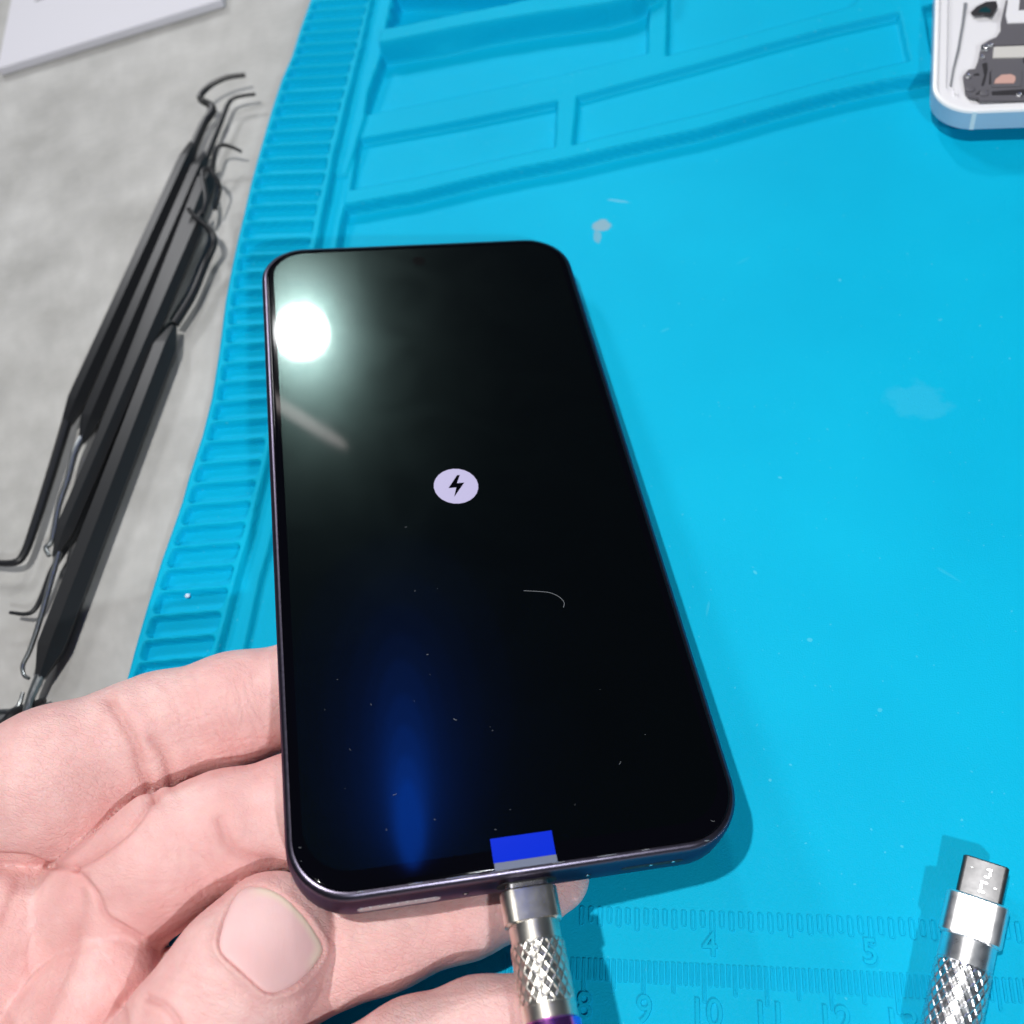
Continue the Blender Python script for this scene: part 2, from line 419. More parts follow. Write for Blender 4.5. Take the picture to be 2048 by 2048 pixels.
# gentle unevenness of a soft sheet
Z += .012 * np.sin(P2[:, 0] * .9 + 1) * np.sin(P2[:, 1] * .7)
edge = UU.ravel() < .12
Z[edge] -= .09 * (1 - (UU.ravel()[edge] / .12)) ** 2
ny, nx = UU.shape
idx = np.arange(ny * nx).reshape(ny, nx)
Vm = np.c_[P2, Z]
Fm = np.stack([idx[:-1, :-1], idx[:-1, 1:], idx[1:, 1:], idx[1:, :-1]], -1).reshape(-1, 4)
sk = np.c_[P2[idx[:, 0]] + [.01, 0], np.full(ny, ZT + .003)]            # outer wall down to the table
si = len(Vm) + np.arange(ny)
Fs = np.stack([idx[:-1, 0], idx[1:, 0], si[1:], si[:-1]], -1)
mat_t = thing('repair_mat', 'turquoise silicone repair mat with moulded trays, edge pads and ruler', 'mat', (0, 0, ZT))
def inmat(o):
    o.location.z = -ZT * S; return o
inmat(build('mat_sheet', np.vstack([Vm, sk]), np.vstack([Fm, Fs]), MAT['silicone'], mat_t, angle=None))
for q, rad in pads:                                                     # thin floor of each pad
    cen = q.mean(0)
    if pix(np.array([*cen, .4]))[1] > 1420: continue
    lp = []
    for k, (cx, cy) in enumerate(q):
        for a in np.linspace(0, 90, 5)[::-1]:
            an = math.radians(a + (90, 0, -90, -180)[k]); r_ = rad - .035
            lp.append((cx + r_ * math.cos(an), cy + r_ * math.sin(an)))
    lp = np.array(lp); zf = zband(lp[:, 1]) - .23 + .012 * np.sin(lp[:, 0] * .9 + 1) * np.sin(lp[:, 1] * .7)
    top = np.c_[lp, zf + .012]; bot = np.c_[lp, zf - .01]
    V, F = loft([bot[::-1], top[::-1]], True, True)
    inmat(build('edge_pad', V, F, MAT['silicone'], mat_t, smooth=False))
def zmat(x, y): return .012 * math.sin(x * .9 + 1) * math.sin(y * .7)
# embossed ruler
def tick_mesh(wd, ln):
    V, F = loft([rr(-wd / 2 - .012, -ln, wd / 2 + .012, 0, wd / 2, -.03, 5), rr(-wd / 2, -ln + .01, wd / 2, -.01, wd / 2 - .005, .022, 5),
                 rr(-wd / 2 + .016, -ln + .026, wd / 2 - .016, -.026, wd / 2 - .02, .024, 5), rr(-wd / 2 + .022, -ln + .03, wd / 2 - .022, -.03, max(wd / 2 - .024, .002), .010, 5)], False, True)
    return V, F
cache = {}
def tick(x, y, wd, ln):
    if (wd, ln) not in cache:
        o = build('tick_mark', *tick_mesh(wd, ln), MAT['silicone'], mat_t, angle=50); cache[wd, ln] = o.data
    else: o = link('tick_mark', cache[wd, ln], None, mat_t)
    o.location = (x * S, y * S, (zmat(x, y) - ZT) * S)
for k in range(66, 168):
    ln = .62 if k % 10 == 0 else (.50 if k % 5 == 0 else .37)
    tick(k / 10, 0, .056, ln)
for k in range(50, 106):
    ln = .46 if k % 16 == 0 else (.39 if k % 8 == 0 else (.34 if k % 2 == 0 else .29))
    tick(k / 16 * 2.54, .83, .085, ln)
def numeral(txt, x, y, h):
    cu = bpy.data.curves.new('numeral', 'FONT'); cu.body = txt; cu.size = h * S * 1.38; cu.align_x = 'CENTER'; cu.align_y = 'CENTER'
    cu.extrude = .00035; cu.bevel_depth = .00007; cu.bevel_resolution = 1; cu.resolution_u = 6
    tmp = bpy.data.objects.new('tmp', cu); COL.objects.link(tmp)
    me = bpy.data.meshes.new_from_object(tmp.evaluated_get(bpy.context.evaluated_depsgraph_get()))
    bpy.data.objects.remove(tmp); me.materials.clear(); me.name = 'numeral'
    o = link('numeral', me, MAT['silicone'], mat_t); o.location = (x * S, y * S, (zmat(x, y) - ZT) * S); o.scale = (.92, 1, 1)
for n in (4, 5):
    numeral(str(n), n * 2.54 - .05, un(1415, 1891)[1], .40)
for n in range(7, 15):
    numeral(str(n), n + .02, un(1287, 2021)[1], .43)

# ================================================================== held phone
phone = thing('smartphone', 'held black smartphone showing a charging symbol on its dark screen', 'smartphone', BL, (EX, EY, EN))
R0 = .98
def prr(ins, z, n=14): return rr(ins, ins, PW - ins, PH - ins, R0 - ins * .9, z, n)
V, F = loft([prr(.30, -PT), prr(.07, -PT + .01), prr(.02, -PT + .04), prr(0, -PT + .11), prr(-.012, -PT * .5), prr(0, -.15), prr(.012, -.085), prr(.045, -.035), prr(.085, -.012), prr(.11, -.010), prr(.125, -.03), prr(.3, -.05)], True, True)
frame = build('frame', V, F, MAT['frame'], phone, angle=40)
V, F = loft([prr(.31, -PT - .012), prr(.12, -PT - .006), prr(.1, -PT + .02)], True, False)
build('back_glass', V, F, MAT['backglass'], phone)
glass = build('front_glass', *loft([prr(.120, -.03), prr(.121, -.008), prr(.130, .006), prr(.150, .010), prr(.19, .010)], False, True), MAT['bezel'], phone, angle=50)
V, F = loft([rr(.27, .41, PW - .27, PH - .25, .74, .0112, 14)], False, True)
disp = build('display', V, F, MAT['display'], phone, smooth=False)
# punch hole camera
a = np.linspace(0, 2 * math.pi, 24, endpoint=False)
def disc(cx, cy, r, z): return np.c_[cx + r * np.cos(a), cy + r * np.sin(a), np.full(24, z)]
build('front_camera', *loft([disc(3.53, 14.02, .15, .0122)], False, True), MAT['cam'], phone, smooth=False)
# charging symbol: a lit disc with a dark bolt
ico = build('charging_symbol', *loft([disc(3.465, 7.40, .425, .0122)], False, True), MAT['glow'], phone, smooth=False)
bolt = np.array([(.035, .215), (-.11, -.03), (-.005, -.03), (-.055, -.215), (.115, .055), (.015, .055), (.075, .215)])
build('bolt', np.c_[bolt * [1.42, 1.22] + [3.47, 7.40], np.full(7, .0128)], [tuple(range(7))], MAT['bezel'], ico, smooth=False)
# bottom face fittings, on y = 0 (outer face at y = -0.012)
def on_bottom(name, loop_xz, y, m, parent=phone, depth=.01):
    l0 = np.array([(x, y, z) for x, z in loop_xz]); l1 = l0 + [0, depth, 0]
    V, F = loft([l0, l1], True, True); return build(name, V, F, m, parent, smooth=False)
def pill(x0, x1, z, r, n=8):
    p = []
    for an in np.linspace(-90, 90, n): p.append((x1 - r + r * math.cos(math.radians(an)), z + r * math.sin(math.radians(an))))
    for an in np.linspace(90, 270, n): p.append((x0 + r + r * math.cos(math.radians(an)), z + r * math.sin(math.radians(an))))
    return p
zc = -PT / 2
sp = on_bottom('speaker_grille', pill(.98, 2.22, zc - .10, .085), -.0150, MAT['mesh'])
for k in range(9):
    V, F = tube([(1.02 + k * .135, -.014, zc - .03), (1.06 + k * .135, -.016, zc - .03)], .012, 6)
    build('mesh_wire', V, F, MAT['shiny'], sp)
def dot(name, x, z, r, m, y=-.0145): return on_bottom(name, [(x + r * math.cos(t_), z + r * math.sin(t_)) for t_ in np.linspace(0, 6.283, 12, endpoint=False)], y, m)
for x in (2.60, 4.50):
    h = dot('microphone_hole', x, zc - .08, .05, MAT['hole']); dot('pinhole', x - .005, zc - .07, .022, MAT['shiny'], -.0175).parent = h
st = on_bottom('sim_tray', pill(5.02, 6.02, zc - .03, .055), -.0148, MAT['hole'])
for x in (5.50, 5.86): dot('pinhole', x, zc - .03, .026, MAT['shiny'], -.0178).parent = st
on_bottom('charging_port', pill(3.06, 4.0, zc - .02, .16), -.0146, MAT['hole'])
# side keys on the right edge
for y0, y1 in ((7.4, 8.6), (9.2, 11.2)):
    V, F = slab(0, y0, .05, y1, .02, -.55, -.25, .006, 4)
    V = V + [PW - .01, 0, 0]; build('side_key', V, F, MAT['frame'], phone)
# bright polished slivers along the rim
slivers = []
for x, ln in ((1.0, .10), (1.75, .22), (2.3, .5), (2.95, .3), (3.9, .2), (4.6, .3), (5.3, .12), (6.3, .08)):
    V, F = tube([(x, .100, -.010), (x + ln / 2, .101, -.007), (x + ln, .100, -.010)], [.004, .008, .004], 6)
    build('rim_sliver', V, F, MAT['shiny'], frame)
# protective film tab
film_t = thing('film_tab', 'bright blue pull tab of protective film at the screen bottom', 'film tab', BL + EN * .012, (EX, EY, EN))
def sheet(x0, y0, x1, y1, z0, z1, curl=0.0):
    n = 8; vs = []
    for zz in (0, -.006):
        for i in range(n + 1):
            s = i / n; y = y0 + (y1 - y0) * s
            for x in (x0, x1): vs.append((x, y, z0 + (z1 - z0) * s + curl * s * s + zz))
    F = []
    for i in range(n): F.append((2 * i, 2 * i + 1, 2 * i + 3, 2 * i + 2)); o_ = 2 * (n + 1); F.append((o_ + 2 * i, o_ + 2 * i + 2, o_ + 2 * i + 3, o_ + 2 * i + 1))
    o_ = 2 * (n + 1)
    for i in range(n): F += [(2 * i, 2 * i + 2, o_ + 2 * i + 2, o_ + 2 * i), (2 * i + 1, o_ + 2 * i + 1, o_ + 2 * i + 3, 2 * i + 3)]
    F += [(0, o_, o_ + 1, 1), (2 * n, 2 * n + 1, o_ + 2 * n + 1, o_ + 2 * n)]
    return vs, F
build('blue_tab', *sheet(3.03, .215, 3.98, .575, .012, .018, .022), MAT['film'], film_t, smooth=False)
build('clear_strip', *sheet(3.035, .10, 3.985, .2135, .008, .012), MAT['clearfilm'], film_t, smooth=False)

# ================================================================== charging plug in the phone and the one lying on the mat
def knurl(r, L, n_st, pitch_turns, depth, y0, nseg=216, nl=110):
    """barrel with two crossing sets of raised threads; axis along -y from y0"""
    th = np.linspace(0, 2 * math.pi, nseg, endpoint=False); yy = np.linspace(0, L, nl); loops = []
    for y in yy:
        e = min(1, y / .05, (L - y) / .05)
        p1 = np.cos(n_st * (th + pitch_turns * y)); p2 = np.cos(n_st * (th - pitch_turns * y))
        rg = np.maximum(np.clip(p1, 0, 1) ** 5, np.clip(p2, 0, 1) ** 5)
        rad = r + depth * rg * e - depth * .3
        loops.append(np.c_[rad * np.cos(th), np.full(nseg, y0 - y), rad * np.sin(th)])
    return loft(loops)
def ring(r0, r1, y0, y1, n=40, bev=.015):
    def c(r, y): a_ = np.linspace(0, 2 * math.pi, n, endpoint=False); return np.c_[r * np.cos(a_), np.full(n, y), r * np.sin(a_)]
    return loft([c(r0 - bev, y0), c(r0, y0 - bev), c(r1, y1 + bev), c(r1 - bev, y1)])
def rxz(wd, ht, r, y, n=6):
    q = rr(-wd / 2, -ht / 2, wd / 2, ht / 2, r, 0, n); return np.c_[q[:, 0], np.full(len(q), y), q[:, 1]]
def collar(wd, ht, r, y0, y1, bev=.03):
    return loft([rxz(wd - 2 * bev, ht - 2 * bev, r - bev * .6, y0), rxz(wd, ht, r, y0 - bev), rxz(wd, ht, r, y1 + bev), rxz(wd - 2 * bev, ht - 2 * bev, r - bev * .6, y1)])
org = BL + EX * 3.53 + EN * (zc - .03)
plug = thing('charging_plug', 'gold-grey metal cable plug pushed into the bottom of the held phone', 'cable plug', org, (EX, EY, EN))
build('connector_tongue', *collar(.66, .24, .11, .35, -.12, .02), MAT['steel'], plug)
build('collar', *collar(.86, .52, .20, -.11, -.62), MAT['nickel'], plug)
build('neck', *ring(.375, .375, -.615, -.90), MAT['nickel'], plug)
build('knurled_barrel', *knurl(.395, .85, 18, 1.7, .014, -.895), MAT['nickel'], plug, angle=None)
build('end_ring', *ring(.40, .40, -1.74, -1.96), MAT['nickel'], plug)
build('violet_ring', *ring(.43, .45, -1.965, -2.4), MAT['anod'], plug)
V, F = tube(spline([(0, -2.2, 0), (0, -4, .05), (.1, -6, -.6), (.4, -8, -2.2), (1.5, -10, -2.6)], 8), .26, 16)
build('cable', V, F, MAT['card'], plug)

tp = un(1973, 1724, .48); bp = un(1904, 2048, .42)
ay = tp - bp; ay[2] = 0; ay /= np.linalg.norm(ay); ax = np.array([ay[1], -ay[0], 0]); az = np.array([0, 0, 1.0])
tilt = -.13                                             # rolled a little about its own axis
ax2 = ax * math.cos(tilt) - az * math.sin(tilt); az2 = ax * math.sin(tilt) + az * math.cos(tilt)
pt_ = .06; ay, az2 = ay * math.cos(pt_) + az * math.sin(pt_), az2 * math.cos(pt_) - ay * math.sin(pt_)
ax2 = np.cross(ay, az2); ax2 /= np.linalg.norm(ax2); az2 = np.cross(ax2, ay)
plug2 = thing('loose_plug', 'bright silver knurled cable plug lying loose on the mat ruler', 'cable plug', tp, (ax2, ay, az2))
tip = build('micro_tip', *collar(.68, .26, .07, 0, -.62, .02), MAT['tipsteel'], plug2)
for (x, y, wx, wy) in ((.07, -.13, .08, .035), (.09, -.19, .035, .07), (.05, -.25, .07, .03), (.03, -.34, .10, .03), (.0, -.41, .035, .08), (.02, -.49, .09, .035), (.20, -.38, .05, .02), (-.18, -.17, .04, .015)):
    V, F = slab(x - wx / 2, y - wy / 2, x + wx / 2, y + wy / 2, .01, .128, .139, .003, 3)
    build('stamped_mark', V, F, MAT['shiny'], tip)
build('collar', *collar(.92, .56, .20, -.60, -1.24), MAT['shiny'], plug2)
build('neck', *ring(.40, .40, -1.235, -1.62), MAT['shiny'], plug2)
build('knurled_barrel', *knurl(.41, 1.12, 18, 1.6, .015, -1.615), MAT['steel'], plug2, angle=None)
build('end_ring', *ring(.41, .41, -2.70, -2.9), MAT['steel'], plug2)
V, F = tube(spline([(0, -2.85, 0), (-.05, -4, -.05), (-.3, -6, -.08), (-1.2, -9, -.1)], 8), .27, 16)
build('cable', V, F, MAT['card'], plug2)

# ================================================================== opened phone, upper right
c0 = un(1862, 236, .84)[:2]; d0 = un(2048, 229, .84)[:2] - c0; d0 /= np.linalg.norm(d0)
oz = 0.42
ph2 = thing('opened_phone', 'opened white and pale blue phone shell with bare internals on the mat', 'smartphone shell', (*c0, oz),
            (np.array([*d0, 0]), np.array([-d0[1], d0[0], 0]), np.array([0, 0, 1.0])))
OW, OH = 7.1, 14.6
def orr(i, z, n=12): return rr(i, i, OW - i, OH - i, .95 - i * .85, z, n)
V, F = loft([orr(.05, 0), orr(0, .05), orr(0, .50)], True, False); fr2 = build('frame', V, F, MAT['alu'], ph2)
V, F = loft([orr(0, .50), orr(.02, .545), orr(.06, .56), orr(.10, .56), orr(.115, .53)], False, False); build('rim', V, F, MAT['alurim'], ph2)
V, F = loft([orr(.115, .53), orr(.14, .49), orr(.30, .485), orr(.33, .37), orr(.42, .36)], False, True); build('inner_tray', V, F, MAT['tray'], ph2)
def band(x): 
    V, F = slab(x, -.004, x + .10, .02, .004, .045, .552, .002, 2); return build('antenna_band', V, F, MAT['alurim'], fr2)
band(.86)
def plate(name, pts, z0, z1, m, parent=ph2, bev=.015):
    p = np.array(pts, float); c = p.mean(0); q = p + (c - p) * bev / np.linalg.norm(p - c, axis=1).max()
    V, F = loft([np.c_[p, np.full(len(p), z0)], np.c_[p, np.full(len(p), z1 - bev)], np.c_[q, np.full(len(p), z1)]], True, True)
    if np.sum(p[:, 0] * np.roll(p[:, 1], -1) - np.roll(p[:, 0], -1) * p[:, 1]) < 0: F = [f[::-1] for f in F]
    return build(name, V, F, m, parent, smooth=False)
def opx(px, py, z=.5):
    q = un(px, py, oz + z)[:2] - c0; return (q @ d0, q @ np.array([-d0[1], d0[0]]))
def pp(*pts): return [opx(1848 + x * .14493, y * .14493) for x, y in pts]
plate('white_post', pp((420, 1180), (470, 1180), (480, 1260), (430, 1260)), .35, .43, MAT['tray'])
plate('grey_bracket', pp((540, 1050), (610, 960), (700, 950), (740, 850), (790, 620), (900, 550), (1000, 510), (1060, 420), (1060, 300), (1130, 0), (1500, -100), (2200, -100), (2200, 1380), (780, 1385), (740, 1345), (620, 1325), (570, 1260)), .44, .50, MAT['graphite'])
plate('white_flex', pp((1160, -20), (1320, -20), (1300, 160), (2000, 120), (2000, 300), (1150, 330), (1125, 220)), .50, .53, MAT['tray'])
plate('cream_tape', pp((960, 660), (2000, 625), (2000, 790), (945, 810)), .50, .53, MAT['tape'])
plate('step_edge', pp((1000, 560), (1240, 520), (1250, 570), (2000, 560), (2000, 600), (960, 640)), .50, .525, MAT['graphite'])
plate('camera_opening', pp((650, 160), (720, 90), (860, 20), (1000, 10), (1020, 80), (960, 180), (940, 210), (850, 180), (700, 195)), .44, .505, MAT['darkpart'])
plate('camera_lens', pp((740, 170), (790, 110), (860, 95), (930, 140), (910, 180)), .50, .512, MAT['lens'])
sk_ = plate('loudspeaker', pp((920, 1000), (960, 950), (1320, 930), (1350, 1000), (1340, 1200), (930, 1210)), .50, .53, MAT['graphite'])
plate('speaker_membrane', pp((960, 1170), (980, 1110), (1060, 1050), (1200, 1040), (1260, 1070), (1265, 1120), (1240, 1165)), .53, .542, MAT['copper'], sk_)
for pts in (((800, 880), (870, 860), (880, 960), (850, 1100), (820, 1190), (790, 1180), (830, 1040)), ((690, 1020), (760, 1010), (765, 1045), (680, 1045)),
            ((700, 1310), (760, 1255), (890, 1245), (890, 1285), (760, 1300)), ((930, 1265), (1360, 1235), (1900, 1225), (1900, 1300), (940, 1315)),
            ((905, 1000), (960, 950), (965, 975), (925, 1040), (930, 1160), (895, 1170)), ((1360, 760), (1420, 760), (1420, 880), (1370, 870))):
    plate('recess', pp(*pts), .50, .512, MAT['darkpart'])
plate('tray_rib', pp((560, -20), (610, -20), (560, 300), (500, 640), (430, 900), (390, 1140), (365, 1120), (400, 900), (470, 600), (530, 250)), .35, .40, MAT['lint'])
def screw(x, y, r=.05):
    cx, cy = pp((x, y))[0]
    V, F = loft([disc(cx, cy, r, .49), disc(cx, cy, r, .535), disc(cx, cy, r * .75, .548), disc(cx, cy, r * .3, .54)], True, True)
    return build('screw', V, F, MAT['shiny'], ph2)
for x, y, r in ((605, 1065, .06), (860, 660, .07), (920, 640, .05), (800, 800, .05), (1310, 1320, .06)): screw(x, y, r)
V, F = slab(*pp((780, 720))[0][:2], pp((780, 720))[0][0] + .16, pp((780, 720))[0][1] + .2, .02, .5, .54, .01, 3); build('contact_spring', V, F, MAT['steel'], ph2)
for x, y in ((640, 1230), (830, 1290)):
    cx, cy = pp((x, y))[0]; build('rubber_seal', *loft([disc(cx, cy, .1, .49), disc(cx, cy, .1, .52), disc(cx, cy, .07, .53)], True, True), MAT['graphite'], ph2)

# ================================================================== white box, upper left
b0 = un(6, 155, ZT)[:2]; b1 = un(452, 17, ZT)[:2]; bx = b1 - b0; BLn = np.linalg.norm(bx); bx /= BLn; by = np.array([-bx[1], bx[0]])
box = thing('white_box', 'flat white box lid lying on the grey table behind the tools', 'box lid', (*b0, ZT + .002),
            (np.array([*bx, 0]), np.array([*by, 0]), np.array([0, 0, 1.0])))
V, F = slab(0, 0, BLn, 7.5, .06, .05, .34, .03, 4); build('lid', V, F, MAT['card'], box)
V, F = slab(.05, .05, BLn - .05, 7.45, .04, 0, .06, .01, 4); build('base_tray', V, F, MAT['tape'], box)
q = un(76, 1, ZT + .34)[:2] - b0; qx, qy = float(q @ bx), float(q @ by)
V, F = slab(qx - .12, qy - .02, qx + .3, qy + .09, .01, .336, .3415, .001, 2); build('printed_line', V, F, MAT['print'], box, smooth=False)
gap_rod = thing('dark_rod', 'dark tool end peeping out left of the white box', 'rod', (*un(-40, 130, ZT)[:2], ZT))
V, F = tube([(-1.5, .5, .25), (-.2, .2, .25), (.28, .02, .22)], [.25, .25, .15], 10); build('handle', V, F, MAT['black'], gap_rod)  # plain dark rod filling the gap left of the box

# ================================================================== black double-ended picks on the table
def pick(label, handle, top, bottom, zh, rh, wire=.075, m_tip='black', m_handle='black', m_tip2=None):
    """handle: two pixels; top/bottom: pixel chains of the bent tips, starting at the handle end"""
    h = np.array([un(x, y, ZT + zh) for x, y in handle])
    t_ = thing('hook_pick', label, 'hook pick', (*h.mean(0)[:2], ZT), group='black hook picks laid side by side on the table')
    o0 = np.array([*h.mean(0)[:2], ZT])
    d = h[1] - h[0]; L = np.linalg.norm(d); d /= L
    # hexagonal grip with tapered shoulders
    V, F = tube(np.array([h[0] + d * s for s in (-.1, 0, .55, .65, L - .65, L - .55, L, L + .1)]) - o0, [wire * .9, wire * 1.3, rh * .93, rh, rh, rh * .93, wire * 1.3, wire * .9], 6)
    build('grip', V, F, MAT[m_handle], t_, angle=20)
    for ch, mm in ((top, m_tip), (bottom, m_tip2 or m_tip)):
        if not ch: continue
        pts = spline([un(x, y, ZT + zh + (z_ - zh) * (.4 if z_ < zh + .3 else .75)) for x, y, z_ in ch], 8) - o0
        n_ = len(pts); s = np.linspace(0, 1, n_); rad = wire * (1.15 - .55 * s)
        V, F = tube(pts, rad, 10); build('bent_tip', V, F, MAT[mm], t_)
    return t_
pick('leftmost black hook pick, thick S-bent upper tip', [(388, 290), (135, 845)], [(385, 300, .35), (408, 248, .4), (425, 222, .5), (420, 210, .6), (403, 200, .7), (403, 188, .75), (425, 168, .8), (455, 155, .8), (490, 150, .7)],
     [(137, 835, .35), (105, 940, .35), (70, 1050, .4), (48, 1108, .45), (25, 1126, .5), (-30, 1124, .5)], .33, .26, .12)
pick('black hook pick with a thin right-angled upper tip, second from the left', [(412, 310), (165, 880)], [(412, 318, .35), (425, 285, .4), (445, 235, .5), (458, 205, .55), (474, 194, .6), (510, 188, .55)],
     [(168, 870, .35), (150, 905, .5), (135, 960, .5), (118, 1010, .45), (104, 1080, .4), (92, 1095, .4), (98, 1112, .4)], .34, .27, .085, 'black', 'black', 'wire')
pick('black hook pick with a short clawed upper tip, third of the bundle', [(425, 335), (130, 1098)], [(425, 345, .5), (428, 318, .7), (433, 295, .8), (448, 290, .8), (468, 296, .7), (484, 304, .6)],
     [(133, 1095, .4), (105, 1140, .4), (85, 1190, .4), (70, 1218, .45), (52, 1228, .5), (20, 1225, .55)], .36, .30, .07, 'black', 'blackm')
pick('black hook pick whose thin upper tip curls down like a loop', [(405, 425), (112, 1105)], [(405, 430, .9), (412, 400, 1.0), (405, 345, 1.05), (420, 340, 1.0), (436, 362, .9), (440, 385, .7), (430, 420, .5)],
     [(118, 1105, .5), (100, 1170, .5), (80, 1240, .5), (60, 1300, .45), (46, 1330, .45), (48, 1350, .45), (58, 1357, .45)], .60, .24, .065, 'black', 'blackm', 'wire')
pick('rightmost black hook pick with a long boomerang-bent upper tip', [(345, 660), (82, 1350)], [(350, 648, .4), (385, 590, .5), (412, 525, .6), (428, 488, .7), (425, 468, .75), (412, 452, .85), (395, 438, .95), (377, 418, 1.0)],
     [(85, 1342, .4), (70, 1375, .4), (58, 1405, .42), (48, 1440, .45), (30, 1490, .5)], .40, .33, .105, 'black', 'blackm', 'wire')
pick('black hook pick lying half hidden under the hand', [(20, 1440), (-120, 1560)], [(15, 1442, .3), (30, 1425, .32), (60, 1412, .35), (90, 1400, .35)], [], .25, .22, .11)
pick('thin-tipped pick reaching out from under the fingers at the lower left', [(-30, 1430), (-160, 1480)], [(-30, 1430, .3), (0, 1424, .35), (22, 1422, .4), (38, 1410, .45), (46, 1385, .5)], [], .22, .18, .07, 'wire')

# ================================================================== dust and lint
def speck_cloud():
    V = []; F = []
    def fib(u, v, ln, an, r, zz=.016, bend=.3):
        pts = []
        for s in np.linspace(-.5, .5, 5):
            pts.append((u + ln * s * math.cos(an) - bend * ln * s * s * math.sin(an), v + ln * s * math.sin(an) + bend * ln * s * s * math.cos(an), zz))
        v_, f_ = tube(pts, r, 5); o_ = sum(len(x) for x in V)
        V.append(v_); F.extend([tuple(i + o_ for i in f) for f in f_])
    for (x, y) in ((830, 1183), (875, 1178), (855, 1310), (828, 1403), (860, 1350), (980, 1455), (985, 1462), (690, 1578), (773, 1660), (991, 1660), (812, 1055), (675, 1360), (742, 1410), (1200, 1380), (1240, 1527),
                   (1425, 1643), (602, 1723), (600, 1696), (910, 1440), (1020, 1620), (700, 1500), (650, 1420), (870, 1640), (790, 1590), (1150, 1610), (1290, 1470)):
        d = ray(x, y); P = CAM + d * ((BL - CAM) @ EN) / (d @ EN) - BL
        fib(P @ EX, P @ EY, random.choice((.012, .02, .03, .06)), random.uniform(-1.5, 1.5), random.uniform(.002, .0042))
    return np.vstack(V), F
V, F = speck_cloud()
o = build('screen_dust', V, F, MAT['lint']); o.matrix_world = phone.matrix_world.copy()
tag(o, 'tiny pale specks of dust and lint scattered over the phone screen', 'dust', kind='stuff')
hair = thing('lint_fibre', 'thin curved hair lying on the dark screen below the symbol', 'lint fibre', BL, (EX, EY, EN))
V, F = tube(spline([(4.33, 4.91, .016), (4.55, 4.87, .018), (4.79, 4.81, .02), (4.94, 4.70, .02), (5.0, 4.58, .018), (4.97, 4.48, .016)], 6), .0045, 6)
build('strand', V, F, MAT['lint'], hair)
P = un(376, 1192, .22)
crumb = thing('white_crumb', 'tiny white crumb on an edge pad of the mat', 'crumb', P)
ph_ = [(math.cos(t_) * r_, math.sin(t_) * r_ * .9, z_) for z_, r_ in ((0, .05), (.03, .06), (.055, .035)) for t_ in np.linspace(0, 6.283, 8, endpoint=False)]
V = np.array(ph_); V, F = loft([V[0:8], V[8:16], V[16:24]]); build('grain', V, F, MAT['whitelint'], crumb)

# ================================================================== the hand
def P3(px, py, z): return un(px, py, z)
def cone_sdf(p, a, b, ra, rb_):
    ba = b - a; l2 = ba @ ba; t_ = np.clip(((p - a) @ ba) / l2, 0, 1)
    return np.sqrt(((p - a - t_[:, None] * ba) ** 2).sum(1)) - (ra + (rb_ - ra) * t_)
def smin(a, b, k):
    h = np.clip(.5 + .5 * (b - a) / k, 0, 1); return b + (a - b) * h - k * h * (1 - h)
CH = dict(
    A=([(-330, 1730, 2.5, 1.15), (-120, 1634, 2.9, 1.08), (112, 1566, 3.0, 1.31), (320, 1467, 2.55, 1.05), (470, 1420, 2.3, 1.0), (640, 1375, 2.0, .92), (860, 1310, 1.5, .82)], .30),
    B=([(60, 1930, 2.1, 1.05), (230, 1800, 2.55, 1.05), (330, 1722, 2.75, 1.06), (450, 1662, 2.55, .96), (600, 1618, 2.2, .92), (860, 1545, 1.7, .85)], .30),
    C1=([(-180, 2180, 2.2, 1.5), (-60, 2010, 2.7, 1.35), (15, 1880, 2.65, 1.12), (60, 1815, 2.35, .85)], .4),
    C2=([(60, 2230, 2.2, 1.3), (150, 2090, 2.6, 1.12), (215, 1960, 2.7, .78), (235, 1905, 2.55, .55)], .4),
    T=([(100, 2420, 2.3, 1.25), (270, 2225, 2.75, 1.15), (405, 2065, 2.95, 1.10), (485, 1955, 2.95, 1.08), (542, 1882, 2.70, 1.03)], .30),
    D=([(330, 2040, 1.7, 1.05), (560, 1945, 1.75, .93), (765, 1862, 1.7, .90), (930, 1815, 1.35, .78), (1040, 1780, 1.1, .70), (1105, 1752, .95, .62)], .25),
    E=([(420, 2370, 1.7, 1.1), (640, 2235, 1.8, 1.0), (830, 2122, 2.0, .86), (960, 2072, 1.95, .80), (1035, 2050, 1.85, .72)], .25),
    W=([(-900, 3000, 1.8, 2.6), (-420, 2420, 2.0, 2.2), (-60, 2350, 1.5, 1.7), (200, 2330, 1.3, 1.5)], .8),
)
GR = []
for k_, (pts, sm) in CH.items():
    GR.append((k_, [(P3(x, y, z), r) for x, y, z, r in pts], sm))
lo = np.array([-6.2, -6.5, .15]); hi = np.array([8.9, 5.6, 5.0]); vox = .058
dims = np.ceil((hi - lo) / vox).astype(int)
gx, gy, gz = [lo[i] + np.arange(dims[i]) * vox for i in range(3)]
